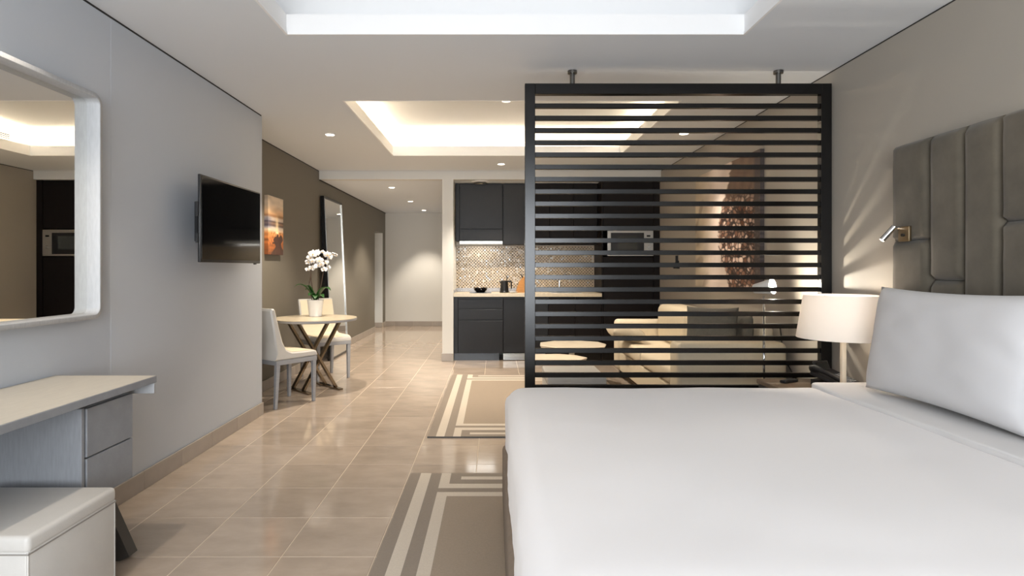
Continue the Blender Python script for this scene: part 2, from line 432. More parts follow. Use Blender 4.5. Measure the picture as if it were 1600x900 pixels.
# ================================================================ BED
t = thing('bed', 'double bed with smooth white bedding on a brown base', 'bed', (1.1, 2.3, 0))
b = NB(); box(b, .045, 2.16, 1.22, 3.26, .03, .32, .03, 3); rel(t, b); obj('bed_base', b, M_base, t, auto=50)
for x in (.12, 2.05):
    for y in (1.4, 3.15): wbox(t, 'foot', x-.03, x+.03, y-.03, y+.03, .0145 if x<1.4 else .0005, .035, M_blackp)
b = NB(); box(b, .10, 2.16, 1.22, 3.26, .32, .575, .06, 4); rel(t, b); obj('mattress', b, M_sheet, t, auto=50)
def soft_slab(x0, x1, y0, y1, ztop, zbot, r, rc, amp=.004, seed=0, flare=.02):
    """rounded cloth slab: rings of a rounded rectangle from the hem up over the edge and across the top"""
    b = NB(); prof = [(-flare*.2, zbot), (0, zbot+.06), (.0, (zbot+ztop-r)/2), (.0, ztop-r)]
    for k in range(1, 9):
        a = k/8*PI/2; prof.append((r-r*math.cos(a), ztop-r+r*math.sin(a)))
    ins = [r+.05*1.35**k for k in range(1, 9)]
    mx_ = min(x1-x0, y1-y0)/2-.03
    prof += [(i, ztop) for i in ins if i < mx_] + [(mx_, ztop)]
    rings = []; nc, ns = 6, 34
    for (o, z) in prof:
        ring = []; c = max(rc-o, .004); X0, X1, Y0, Y1 = x0+o, x1-o, y0+o, y1-o
        cs = ((X1-c, Y1-c, 0), (X0+c, Y1-c, PI/2), (X0+c, Y0+c, PI), (X1-c, Y0+c, 3*PI/2))
        for ci in range(4):
            cx, cy, a0 = cs[ci]; nx, ny, na = cs[(ci+1) % 4]
            for k in range(nc+1):
                a = a0+PI/2*k/nc; ring.append((cx+c*math.cos(a), cy+c*math.sin(a)))
            p0 = ring[-1]; p1 = (nx+c*math.cos(na), ny+c*math.sin(na))
            for k in range(1, ns): f = k/ns; ring.append((p0[0]*(1-f)+p1[0]*f, p0[1]*(1-f)+p1[1]*f))
        vr = []
        for (x, y) in ring:
            n1 = noise.noise(Vector((x*2.2+seed, y*2.2, z*3)))
            n2 = noise.noise(Vector((x*7+seed, y*7, z*2)))
            side = 1 if z < ztop-r*.6 else 0
            dz = amp*(n1*1.4+.4*n2)*(0 if side else 1)
            px = (.008*n2+.006*n1)*side
            vr.append(b.verts.new((x+px, y+px, z+dz)))
        rings.append(vr)
    for a_, c_ in zip(rings, rings[1:]):
        for i in range(len(a_)): b.faces.new((a_[i], a_[(i+1) % len(a_)], c_[(i+1) % len(a_)], c_[i]))
    b.faces.new(rings[-1]); return b
b = soft_slab(.066, 1.80, 1.17, 3.315, .622, .30, .085, .10, .005); rel(t, b); obj('duvet', b, M_linen, t, smooth=True)
b = soft_slab(1.745, 2.14, 1.16, 3.325, .637, .40, .012, .05, .004, 5); rel(t, b); obj('turned_down_sheet', b, M_sheet, t, smooth=True)

def ss_(a, b_, x): x = max(0, min(1, (x-a)/(b_-a))); return x*x*(3-2*x)
def pillow_bm(w, h, th, seed=0, pinch=.05, nu=40, nv=28, wr=.006):
    """pillow standing in local XZ, thickness along Y, base at z=0"""
    b = NB(); G = {}
    for side in (-1, 1):
        for i in range(nu+1):
            for j in range(nv+1):
                u = -1+2*i/nu; v = -1+2*j/nv
                edge = (i in (0, nu)) or (j in (0, nv))
                if edge and side == 1: G[(side, i, j)] = G[(-1, i, j)]; continue
                fx = 1-pinch*(1-abs(u))**.6*abs(v)**6*0
                x = u*(w/2)*(1-pinch*(1-v*v)*abs(u)**3); z = v*(h/2)*(1-pinch*1.3*(1-u*u)*abs(v)**3)
                p = max(0, (1-u**4))**.55*max(0, (1-v**4))**.55
                n_ = noise.noise(Vector((u*3+seed, v*3, side)))*wr*2 + noise.noise(Vector((u*9+seed, v*5+u*4, side+3)))*wr*(abs(u)**3)*1.6
                wk = .0045*math.sin(v*11+u*5+2*noise.noise(Vector((u*4, v*4, seed))))*ss_(.45, .95, u)*p if wr < .004 else 0
                y = side*(th/2*p + (n_*p if not edge else 0)) + side*wk
                G[(side, i, j)] = b.verts.new((x, y, z+h/2))
        for i in range(nu):
            for j in range(nv):
                q = [G[(side, i, j)], G[(side, i+1, j)], G[(side, i+1, j+1)], G[(side, i, j+1)]]
                try: b.faces.new(q)
                except ValueError: pass
    return b
def pillow(name, label, cat, loc, rot, w, h, th, m, seed, group=None, wr=.003, piping=None):
    b = pillow_bm(w, h, th, seed, wr=wr); o = obj(name, b, m, smooth=True); o.location = loc; o.rotation_euler = rot
    tag(o, label, cat, group); return o
# a pillow's local X runs along world -Y (rotate z by -90), leaning back towards +X
def lean(a): return Matrix.Rotation(a, 4, 'Y') @ Matrix.Rotation(-PI/2, 4, 'Z')
def place(o, loc, M): o.matrix_world = Matrix.Translation(loc) @ M
p = pillow('bed_pillow', 'large white pillow leaning at the front on the far side of the bed', 'pillow', (0, 0, 0), (0, 0, 0), .98, .53, .17, M_pillow, 1)
place(p, (1.935, 2.625, .650), lean(.16))
p = pillow('bed_pillow', 'white pillow mostly hidden behind the large far pillow, only its top corner showing', 'pillow', (0, 0, 0), (0, 0, 0), .72, .50, .07, M_pillow, 2)
place(p, (2.128, 2.74, .648), lean(.01))
p = pillow('bed_pillow', 'white pillow at the right edge of the photo on the near side of the bed', 'pillow', (0, 0, 0), (0, 0, 0), .80, .52, .17, M_pillow, 3)
place(p, (1.935, 1.70, .650), lean(.16))

# headboard
t = thing('headboard', 'tall taupe velvet headboard padded in staggered vertical panels', 'headboard', (2.2, 2.3, 0))
wbox(t, 'backing_board', 2.235, 2.272, 1.27, 3.262, .01, 1.93, M_velvet)
edges = [3.288, 2.998, 2.78, 2.575, 2.37, 2.165, 1.95, 1.74, 1.52, 1.28]
splits = [[.72, 1.417], [1.21], [.9], [.8, 1.47], [1.2], [.75, 1.5], [1.1], [1.45], [1.0]]
def pad(b, y0, y1, z0, z1):
    nu, nv = 8, 14; xf = 2.171; xb = 2.236; V = {}
    for i in range(nu+1):
        for j in range(nv+1):
            u = -1+2*i/nu; v = -1+2*j/nv
            ru = .022/((y1-y0)/2); rv = .014/((z1-z0)/2)
            eu = max(0, (abs(u)-(1-ru))/ru) if ru < 1 else abs(u); ev = max(0, (abs(v)-(1-rv))/rv)
            e = min(1, math.hypot(eu, ev))
            x = xf + (xb-xf)*.42*(1-math.sqrt(max(0, 1-e*e))) + .008*u*u + .003*noise.noise(Vector((y0*9+u*2, z0*5+v*3, 1)))
            # keep a row of vertices on the rounded rim
            V[i, j] = b.verts.new((x, (y0+y1)/2+math.copysign(abs(u)**.72, u)*(y1-y0)/2, (z0+z1)/2+math.copysign(abs(v)**.55, v)*(z1-z0)/2))
    for i in range(nu):
        for j in range(nv): b.faces.new((V[i, j], V[i+1, j], V[i+1, j+1], V[i, j+1]))
    rim = [V[i, 0] for i in range(nu+1)]+[V[nu, j] for j in range(1, nv+1)]+[V[i, nv] for i in range(nu-1, -1, -1)]+[V[0, j] for j in range(nv-1, 0, -1)]
    bk = [b.verts.new((xb, v.co.y, v.co.z)) for v in rim]
    for k in range(len(rim)): b.faces.new((rim[k], rim[(k+1) % len(rim)], bk[(k+1) % len(rim)], bk[k]))
for k in range(9):
    zs = [.30]+splits[k]+[1.933]
    for z0, z1 in zip(zs, zs[1:]):
        b = NB(); pad(b, edges[k+1]+.0012, edges[k]-.0012, z0+.0012, z1-.0012); rel(t, b); obj('panel', b, M_velvet, t, auto=60)

# reading lamp on the headboard
t = thing('reading_lamp', 'small chrome swivel reading lamp fixed on the far end of the headboard', 'lamp', (2.168, 3.15, 1.45))
b = NB(); box(b, -.012, .004, -.042, .042, -.04, .04, .004, 2); obj('wall_plate', b, M_gold, t, auto=40)
b = NB(); cyl(b, (0, 0), .008, .008, 0, .012, 14, Matrix.Translation((-.012, -.005, -.006)) @ Matrix.Rotation(-PI/2, 4, 'Y')); obj('switch', b, M_blackp, t, auto=40)
b = NB(); tube(b, [(-.012, .02, .03), (-.04, .02, .036), (-.055, .025, .032)], .006, 10); obj('arm', b, M_chrome, t, auto=60)
b = NB(); tube(b, [(-.045, .02, .04), (-.095, .045, -.03)], .014, 18); obj('lamp_head', b, M_chrome, t, auto=50)
b = NB(); tube(b, [(-.0952, .0451, -.0303), (-.0965, .0456, -.032)], .0115, 18); obj('lens', b, M_lamp, t, auto=50)

# ================================================================ NIGHTSTAND, LAMP, PHONE
t = thing('nightstand', 'low brown wooden nightstand between the bed and the slatted screen', 'nightstand', (2.0, 3.64, 0))
wbox(t, 'top', 1.725, 2.268, 3.36, 3.93, .515, .543, M_night, .003)
wbox(t, 'body', 1.75, 2.265, 3.37, 3.92, .06, .515, M_nightd)
wbox(t, 'plinth', 1.79, 2.25, 3.40, 3.89, .001, .06, M_blackp)
d = wbox(t, 'drawer', 1.732, 1.75, 3.375, 3.915, .30, .508, M_nightd)
wbox(t, 'handle', 1.722, 1.732, 3.55, 3.74, .395, .41, M_nickel, parent=d)
d = wbox(t, 'drawer', 1.732, 1.75, 3.375, 3.915, .075, .292, M_nightd)
wbox(t, 'handle', 1.722, 1.732, 3.55, 3.74, .185, .20, M_nickel, parent=d)

lx, ly = 2.018, 3.455
t = thing('table_lamp', 'lit bedside lamp with a wide ivory drum shade on a thin cream stem', 'lamp', (lx, ly, .543))
b = NB(); lathe(b, (0, 0), [(.075, .001), (.075, .012), (.07, .018), (.02, .02)], 32); obj('base', b, M_stem, t, auto=40)
b = NB(); box(b, -.0125, .0125, -.0125, .0125, .018, .42, .002, 1); obj('stem', b, M_stem, t)
b = NB()
rb, rt, z0, z1 = .246, .207, .866-.543, 1.114-.543
ri = []
for (r, z) in ((rb, z0), (rt, z1), (rt-.003, z1), (rb-.003, z0)):
    ri.append([b.verts.new((r*math.cos(2*PI*i/64), r*math.sin(2*PI*i/64), z)) for i in range(64)])
for a_, c_ in zip(ri, ri[1:]+ri[:1]):
    for i in range(64): b.faces.new((a_[i], a_[(i+1) % 64], c_[(i+1) % 64], c_[i]))
obj('lamp_shade', b, M_shade, t, auto=40)
b = NB(); tube(b, [(-.2, 0, z1-.015), (.2, 0, z1-.015)], .002, 6); tube(b, [(0, -.2, z1-.015), (0, .2, z1-.015)], .002, 6); obj('shade_ring', b, M_nickel, t)
b = NB(); bmesh.ops.create_uvsphere(b, u_segments=16, v_segments=10, radius=.03, matrix=Matrix.Translation((0, 0, .445))); obj('bulb', b, M_lamp, t, smooth=True)
lamp('table_lamp_light', 'POINT', (lx, ly, .543+.49), 3.5, (1, .86, .72), shadow_soft_size=.04)

t = thing('desk_phone', 'black desk phone with handset and raised display on the nightstand', 'telephone', (2.09, 3.69, .543), math.radians(24))
Mt = Matrix.Translation((0, 0, .022)) @ Matrix.Rotation(math.radians(16), 4, 'X')
b = NB(); box(b, -.09, .11, -.10, .10, .015, .04, .006, 2, Mt); box(b, -.08, .10, .03, .09, .001, .035); obj('body', b, M_blackp, t, auto=40)
kb = NB()
for i in range(6):
    for j in range(6): box(kb, -.035+i*.022, -.021+i*.022, -.085+j*.019, -.074+j*.019, .04, .0445, 0, 1, Mt)
obj('keypad', kb, M_key, t, kind='stuff')
b = NB(); box(b, -.03, .10, 0, .012, 0, .085, .004, 2, Matrix.Translation((0, .075, .062)) @ Matrix.Rotation(math.radians(-25), 4, 'X')); p = obj('display_housing', b, M_blackp, t, auto=40)
b = NB(); box(b, -.018, .088, -.002, .0, .014, .074, 0, 1, Matrix.Translation((0, .075, .062)) @ Matrix.Rotation(math.radians(-25), 4, 'X')); obj('display', b, M_display, p)
b = NB(); tube(b, [Mt @ Vector(q) for q in ((-.068, -.115, .042), (-.068, -.095, .062), (-.068, 0, .066), (-.068, .085, .064), (-.068, .112, .046))], [.022, .018, .013, .018, .022], 12); obj('handset', b, M_blackp, t, smooth=True)
b = NB(); tube(b, [Vector((-.07+.006*math.cos(k*.9), -.115-.004*k*.2, .012+.006*math.sin(k*.9))) + Vector((.0018*k, -.0006*k, 0)) for k in range(50)], .0022, 6); obj('coiled_cord', b, M_blackp, t, smooth=True)

t = thing('remote_control', 'small black remote lying on the nightstand left of the phone', 'remote', (1.875, 3.80, .543), .5)
b = NB(); box(b, -.065, .065, -.022, .022, .001, .020, .007, 2); obj('case', b, M_blackp, t, auto=50)
b = NB()
for i in range(6):
    for j in range(2): box(b, -.05+i*.017, -.04+i*.017, -.012+j*.014, -.004+j*.014, .020, .0215)
obj('buttons', b, M_bezel, t, kind='stuff')

# ================================================================ WALL MIRROR (left), TELEVISION, DESK, STOOL
t = thing('wall_mirror', 'large wall mirror in a deep silver frame with rounded corners above the desk', 'mirror', (XL, 1.95, 1.57))
y0, y1, z0, z1 = .75, 2.965, 1.023, 2.125
def rrect(y0, y1, z0, z1, r, n=8):
    pts = []
    for (cy, cz, a0) in ((y1-r, z1-r, 0), (y0+r, z1-r, PI/2), (y0+r, z0+r, PI), (y1-r, z0+r, 3*PI/2)):
        for k in range(n+1): a = a0+PI/2*k/n; pts.append((cy+r*math.cos(a), cz+r*math.sin(a)))
    return pts
b = NB(); w_ = .024
outer = rrect(y0, y1, z0, z1, .055); inner = rrect(y0+w_, y1-w_, z0+w_, z1-w_, .032)
xs = [(XL+.001, outer), (-1.944, outer), (-1.940, rrect(y0+.004, y1-.004, z0+.004, z1-.004, .052)), (-1.940, rrect(y0+w_-.003, y1-w_+.003, z0+w_-.003, z1-w_+.003, .035)), (-1.944, inner), (-2.002, inner), (XL+.001, inner)]
rings = [[b.verts.new((x, y, z)) for y, z in r] for x, r in xs]
for a_, c_ in zip(rings, rings[1:]+rings[:1]):
    for i in range(len(a_)): b.faces.new((a_[i], a_[(i+1) % len(a_)], c_[(i+1) % len(a_)], c_[i]))
rel(t, b); obj('frame', b, M_frame, t, auto=45)
b = NB(); mi_ = rrect(y0+.01, y1-.01, z0+.01, z1-.01, .045)
f1 = [b.verts.new((-2.003, y, z)) for y, z in rrect(y0+w_, y1-w_, z0+w_, z1-w_, .032)]; f0 = [b.verts.new((XL+.002, v.co.y, v.co.z)) for v in f1]
b.faces.new(f1); b.faces.new(f0[::-1])
for i in range(len(f1)): b.faces.new((f1[i], f1[(i+1) % len(f1)], f0[(i+1) % len(f1)], f0[i]))
rel(t, b); obj('mirror_glass', b, M_mirror, t)

t = thing('television', 'black flat television on a bracket on the grey left wall', 'television', (-1.9, 4.25, 1.59))
b = NB(); box(b, -1.870, -1.853, 3.77, 4.74, 1.307, 1.866, .004, 2); box(b, -1.905, -1.869, 3.90, 4.61, 1.36, 1.80, .01, 2); rel(t, b); obj('case', b, M_bezel, t, auto=40)
b = NB(); box(b, -1.8535, -1.850, 3.784, 4.726, 1.327, 1.854); rel(t, b); obj('screen', b, M_screen, t)
wbox(t, 'sensor', -1.860, -1.852, 4.62, 4.66, 1.298, 1.307, M_blackp, 0)
wbox(t, 'wall_plate', -2.0155, -1.995, 4.02, 4.38, 1.45, 1.72, M_blackp)
for z in (1.49, 1.66):
    for yy in (4.03, 4.31): wbox(t, 'bracket_arm', -1.995, -1.905, yy, yy+.06, z, z+.03, M_blackp, 0)
for yy in (3.90, 4.50): wbox(t, 'mounting_rail', -1.925, -1.905, yy, yy+.04, 1.42, 1.74, M_blackp, 0)
for za, zb in ((1.43, 1.49), (1.60, 1.69)): wbox(t, 'side_clip', -1.878, -1.862, 3.757, 3.770, za, zb, M_bezel, 0)

t = thing('desk', 'grey wall desk with pale top and a two drawer pedestal under the mirror', 'desk', (-1.78, 1.9, 0))
b = NB(); box(b, XL+.006, -1.546, .75, 2.74, .747, .777, .0015, 1); rel(t, b); p = obj('desk_top', b, [M_desk], t)
b = NB(); box(b, XL+.007, -1.549, .753, 2.737, .777, .7785); rel(t, b); obj('top_veneer', b, M_desktop, p)
wbox(t, 'apron', XL+.006, -1.545, 2.715, 2.733, .70, .747, M_frame)
wbox(t, 'pedestal', XL+.03, -1.62, 2.345, 2.655, .345, .72, M_desk)
wbox(t, 'side_panel', XL+.006, -1.605, 2.325, 2.343, .335, .722, M_desk)
wbox(t, 'drawer', -1.62, -1.602, 2.352, 2.65, .524, .716, M_desk, .002)
wbox(t, 'drawer', -1.62, -1.602, 2.352, 2.65, .345, .518, M_desk, .002)
wbox(t, 'rail', XL+.03, -1.66, .8, 2.70, .722, .747, M_blackp)
for k in (0, 1):
    b = NB(); yl = 2.62 if k == 0 else .85
    bar(b, (-1.615, yl, .004), (-1.94 if k else -1.775, yl, .745 if k else .36), .06, .075, (0, 1, 0)); rel(t, b); obj('leg', b, M_nightd, t)
    b = NB(); bar(b, (-1.97, yl-.0, .012), (-1.70, yl-.0, .745 if k else .36), .05, .04, (0, 1, 0)); rel(t, b); obj('leg', b, M_nightd, t)

def cube_stool(x0, x1, y0, y1, z1, label, m_top=None):
    t = thing('stool', label, 'stool', ((x0+x1)/2, (y0+y1)/2, 0))
    b = NB(); box(b, x0+.004, x1-.004, y0+.004, y1-.004, .03, z1-.035, .012, 3); rel(t, b); obj('body', b, M_leather, t, auto=50)
    b = NB(); box(b, x0+.001, x1-.001, y0+.001, y1-.001, z1-.055, z1, .016, 4)
    for v in b.verts:
        u = (v.co.x-(x0+x1)/2)/((x1-x0)/2); w2 = (v.co.y-(y0+y1)/2)/((y1-y0)/2)
    rel(t, b); obj('seat_pad', b, M_leather, t, auto=60)
    for (x, y) in ((x1-.0075, y0+.0075), (x0+.0075, y0+.0075), (x1-.0075, y1-.0075), (x0+.0075, y1-.0075)):
        b = NB(); tube(b, [(x, y, .04), (x, y, z1-.05)], .004, 6); rel(t, b); obj('corner_seam', b, M_leather, t)
    b = NB(); q = [(x0+.002, y0+.002), (x1-.002, y0+.002), (x1-.002, y1-.002), (x0+.002, y1-.002), (x0+.002, y0+.002)]
    tube(b, [(x, y, z1-.055) for x, y in q], .0022, 6); rel(t, b); obj('piping', b, M_seam, t)
    b = NB(); box(b, x0+.03, x1-.03, y0+.03, y1-.03, .0008, .03); rel(t, b); obj('plinth', b, M_blackp, t)
    return t
cube_stool(-1.89, -1.418, 1.82, 2.25, .45, 'off white leather cube stool tucked half under the desk')
s = cube_stool(.41, .87, 4.60, 5.15, .42, 'pale leather cube stool seen through the slats behind the bed')
s.location.z = .012

# ================================================================ DINING SET
tc = (-1.885, 6.28)
t = thing('round_table', 'small round dining table with pale top on crossed steel legs', 'table', (tc[0], tc[1], 0))
b = NB(); cyl(b, (0, 0), .432, .432, .744, .750, 64); obj('table_top', b, M_counter, t, auto=40)
b = NB(); lathe(b, (0, 0), [(.385, .716), (.43, .722), (.434, .727), (.434, .744)], 64); obj('edge_band', b, M_greywood, t, auto=40)
u = Vector((.70, -.714, 0)); v = Vector((.714, .70, 0))
for s_ in (-1, 1):
    c = v*s_*.17
    b = NB(); bar(b, c-u*.24+Vector((0, 0, .009)), c+u*.24+Vector((0, 0, .009)), .05, .016, v); obj('foot', b, M_bronze, t)
for e in (-.11, .11):
    for s_ in (-1, 1):
        b = NB(); o1 = u*(e+.0255*s_)
        bar(b, v*s_*.17+o1+Vector((0, 0, .018)), -v*s_*.25+o1+Vector((0, 0, .716)), .05, .022, u); obj('leg', b, M_bronze, t)

def make_chair(label):
    t = thing('dining_chair', label, 'chair')
    # upholstered shell: side profile (y forward, z) extruded across x
    prof = [(-.235, .435), (-.225, .50), (-.255, .72), (-.285, .885), (-.275, .905), (-.250, .905), (-.238, .890), (-.195, .72), (-.160, .60), (-.120, .525), (-.06, .497), (.05, .493),
            (.18, .492), (.215, .480), (.225, .460), (.222, .435)]
    b = NB(); W = .215; xs = [-W, -W+.012, W-.012, W]; ins = [.012, 0, 0, .012]
    cy = sum(p[0] for p in prof)/len(prof); R = []
    for x, i_ in zip(xs, ins):
        ring = []
        for k, (y, z) in enumerate(prof):
            p0 = Vector(prof[k-1]); p1 = Vector(prof[(k+1) % len(prof)]); tn = (p1-p0).normalized(); nrm = Vector((-tn.y, tn.x))
            q = Vector((y, z)) - nrm*(-i_)*-1
            ring.append(b.verts.new((x, q.x, q.y)))
        R.append(ring)
    n = len(prof)
    for a_, c_ in zip(R, R[1:]):
        for i in range(n): b.faces.new((a_[i], a_[(i+1) % n], c_[(i+1) % n], c_[i]))
    b.faces.new(R[0][::-1]); b.faces.new(R[-1])
    sh = obj('upholstered_shell', b, M_leather, t, auto=35)
    # cream inner face of seat and back
    b = NB(); inner = prof[6:14]
    rr = [[b.verts.new((x, y+(.003 if z > .53 else 0), z+.0035)) for y, z in inner] for x in (-W+.014, W-.014)]
    lo = [[b.verts.new((x, y-.004, z-.004)) for y, z in inner] for x in (-W+.014, W-.014)]
    for i in range(len(inner)-1):
        b.faces.new((rr[0][i], rr[0][i+1], rr[1][i+1], rr[1][i])); b.faces.new((lo[0][i], lo[0][i+1], lo[1][i+1], lo[1][i]))
        for s_ in (0, 1): b.faces.new((rr[s_][i], rr[s_][i+1], lo[s_][i+1], lo[s_][i]))
    for e in (0, -1): b.faces.new((rr[0][e], rr[1][e], lo[1][e], lo[0][e]))
    obj('seat_pad', b, M_cream, t, auto=50)
    b = NB(); box(b, -.212, .212, -.225, .222, .392, .434, .004, 2); obj('seat_frame', b, M_greywood, t)
    for sx in (-1, 1):
        for sy in (-1, 1):
            b = NB(); vs = box(b, -.019, .019, -.019, .019, 0, .392, .002, 1)
            for v_ in b.verts:
                f = 1-.3*(1-v_.co.z/.392); v_.co.x = v_.co.x*f+sx*.188; v_.co.y = v_.co.y*f+sy*(.198 if sy > 0 else .2)-(.02 if sy < 0 and v_.co.z < .1 else 0)
                v_.co.z += .0005
            obj('leg', b, M_greywood, t)
    return t
c1 = make_chair('near pale upholstered dining chair by the grey wall corner, its side to the camera')
c1.location = (-1.995, 5.665, 0); c1.rotation_euler = (0, 0, math.radians(-35))
c2 = copy_tree(c1); c2['label'] = 'far cream dining chair behind the round table, facing the camera'
c2.location = (-1.965, 6.965, 0); c2.rotation_euler = (0, 0, math.radians(-138))

# orchid
t = thing('potted_orchid', 'white orchid in a white ceramic pot on the round table', 'plant', (-1.925, 6.44, .750))
b = NB(); lathe(b, (0, 0), [(.062, .001), (.066, .004), (.086, .176), (.088, .180), (.082, .180), (.078, .168), (.02, .165)], 36); obj('pot', b, M_pot, t, auto=40)
b = NB(); lathe(b, (0, 0), [(.076, .160), (.07, .172), (.03, .178), (.01, .179)], 24); obj('bark', b, M_moss, t, smooth=True)
def leaf(az, L_, rise, droop, wd):
    b = NB(); n = 10; rows = []
    d = Vector((math.cos(az), math.sin(az), 0)); s_ = Vector((-d.y, d.x, 0))
    for i in range(n+1):
        f = i/n; c = d*L_*f + Vector((0, 0, rise*math.sin(f*PI*.62) - droop*f*f))
        w2 = wd*math.sin(PI*min(1, .12+f*.88))**.6*(1 if f < .98 else .3)
        rows.append([b.verts.new(c+s_*w2*k+Vector((0, 0, .3*w2*abs(k)))) for k in (-1, -.5, 0, .5, 1)])
    low = [[b.verts.new(q.co-Vector((0, 0, .0018))) for q in r] for r in rows]
    for R_ in (rows, low):
        for a_, c_ in zip(R_, R_[1:]):
            for k in range(4): b.faces.new((a_[k], a_[k+1], c_[k+1], c_[k]))
    for a_, c_, e_, g_ in zip(rows, rows[1:], low, low[1:]):
        for k in (0, 4): b.faces.new((a_[k], c_[k], g_[k], e_[k]))
    bmesh.ops.transform(b, matrix=Matrix.Translation((0, 0, .172)), verts=b.verts)
    return b
for (az, L_, ri_, dr, wd) in ((3.6, .22, .19, .03, .034), (2.8, .13, .12, .0, .028), (-.3, .19, .16, .04, .036), (.5, .15, .15, .02, .03), (-1.3, .13, .08, .05, .028), (4.4, .12, .10, .04, .026), (-.75, .17, .09, .05, .028), (3.9, .12, .16, .0, .028)):
    obj('leaf', leaf(az, L_, ri_, dr, wd*1.3), M_leaf, t, smooth=True)
def wp(px, py, Y): return Vector(((px-772)*Y/934, Y, 1.27-(py-419)*Y/934)) - Vector(t.location)
stalks = [[(492, 470), (486.5, 440), (486, 425), (485.5, 408), (489, 397)], [(497, 470), (501, 450), (504, 432), (507, 412), (505, 400), (515, 396), (526, 398)], [(488, 470), (483, 448), (485, 434), (486, 424)]]
for sp in stalks:
    b = NB(); P0 = [wp(x, y, 6.44) for x, y in sp]; Q = []
    for i in range(len(P0)-1):
        a0 = P0[max(i-1, 0)]; a1 = P0[i]; a2 = P0[i+1]; a3 = P0[min(i+2, len(P0)-1)]
        for k in range(6):
            f = k/6; Q.append(.5*((2*a1)+(a2-a0)*f+(2*a0-5*a1+4*a2-a3)*f*f+(3*a1-a0-3*a2+a3)*f**3))
    Q.append(P0[-1]); tube(b, Q, .0048, 7); obj('stalk', b, M_stalk, t, smooth=True)
def flower_mesh():
    b = NB()
    def petal(a, L_, wd, z):
        n = 6; mid = []
        for i in range(n+1):
            f = i/n; w2 = wd*math.sin(PI*(.08+.9*f))**.7
            c = Vector((math.sin(a)*L_*f, -z-.006*math.sin(f*PI), math.cos(a)*L_*f)); s_ = Vector((math.cos(a), 0, -math.sin(a)))
            mid.append([b.verts.new(c+s_*w2*k+Vector((0, .35*w2*abs(k), 0))) for k in (-1, -.5, 0, .5, 1)])
        for a_, c_ in zip(mid, mid[1:]):
            for k in range(4): b.faces.new((a_[k], a_[k+1], c_[k+1], c_[k]))
    for a in (0, 2.2, -2.2): petal(a, .032, .011, 0)
    for a in (1.35, -1.35): petal(a, .036, .019, .003)
    r = bmesh.ops.create_icosphere(b, subdivisions=1, radius=.006, matrix=Matrix.Translation((0, -.010, -.004)))
    for v_ in r['verts']:
        for f in v_.link_faces: f.material_index = 1
    me = bpy.data.meshes.new('flower'); b.to_mesh(me); b.free(); me.materials.append(M_petal); me.materials.append(M_lip)
    for p in me.polygons: p.use_smooth = True
    return me
fm = flower_mesh()
for (x, y, dy, s_, rz, ry) in ((490, 397, -.02, 1.35, .1, 0), (496, 395, .0, 1.15, -.5, .3), (485, 402, -.01, 1.1, .6, -.3), (482, 410, 0, 1.0, .3, .2), (489, 408, -.02, 1.0, -.3, 0),
                               (487, 419, 0, .95, .2, .3), (480, 421, .01, .75, .7, 0), (500, 407, -.02, 1.2, 0, .1), (497, 415, -.01, 1.1, .4, -.2), (503, 413, -.02, 1.1, -.4, 0),
                               (510, 410, 0, 1.05, -.6, .2), (507, 421, -.01, .95, .1, 0), (513, 418, .01, .8, -.3, .4), (512, 398, -.01, 1.15, .2, 0), (516, 402, 0, .9, -.5, .2),
                               (520, 398, .01, .8, .3, -.2), (526, 399, 0, .6, -.7, 0), (504, 394, .01, .7, .3, .2)):
    o = bpy.data.objects.new('flower', fm); o.parent = t; COL.objects.link(o); q = wp(x, y, 6.44); q.y += dy
    o.location = q; o.rotation_euler = (random.uniform(-.3, .3), ry, rz); o.scale = (s_*1.1,)*3

# ================================================================ ART, LEANING MIRROR, WALL FITTING
def canvas(name, label, x_wall, x_front, y0, y1, z0, z1, fn, nu, nv, uflip):
    t = thing(name, label, 'picture', (x_front, (y0+y1)/2, (z0+z1)/2))
    b = NB(); lay = b.loops.layers.color.new('print') if False else None
    V = {}; colr = []
    for j in range(nv+1):
        for i in range(nu+1):
            V[i, j] = b.verts.new((x_front, y0+(y1-y0)*i/nu, z0+(z1-z0)*j/nv))
            u_ = i/nu; u_ = 1-u_ if uflip else u_
            colr.append(fn(u_, 1-j/nv))
    for i in range(nu):
        for j in range(nv): b.faces.new((V[i, j], V[i+1, j], V[i+1, j+1], V[i, j+1]))
    rim = [(i, 0) for i in range(nu+1)]+[(nu, j) for j in range(1, nv+1)]+[(i, nv) for i in range(nu-1, -1, -1)]+[(0, j) for j in range(nv-1, 0, -1)]
    bk = []
    for (i, j) in rim:
        q = V[i, j].co; bk.append(b.verts.new((x_wall, q.y, q.z))); u_ = i/nu; u_ = 1-u_ if uflip else u_
        colr.append(fn(u_, 1-j/nv))
    for k in range(len(rim)):
        b.faces.new((V[rim[k]], V[rim[(k+1) % len(rim)]], bk[(k+1) % len(rim)], bk[k]))
    rel(t, b); b.verts.ensure_lookup_table(); bmesh.ops.recalc_face_normals(b, faces=b.faces)
    me = bpy.data.meshes.new('canvas_print'); b.to_mesh(me); b.free()
    at = me.color_attributes.new('print', 'FLOAT_COLOR', 'POINT')
    for k, c in enumerate(colr): at.data[k].color = (lin(max(0, min(255, c[0]))), lin(max(0, min(255, c[1]))), lin(max(0, min(255, c[2]))), 1)
    me.materials.append(vcol_mat(name+' print'))
    o = bpy.data.objects.new('canvas_print', me); COL.objects.link(o); o.parent = t
    return t
def mixc(a, b_, f): f = max(0, min(1, f)); return tuple(a[k]*(1-f)+b_[k]*f for k in range(3))
def ss(a, b_, x): x = max(0, min(1, (x-a)/(b_-a))); return x*x*(3-2*x)
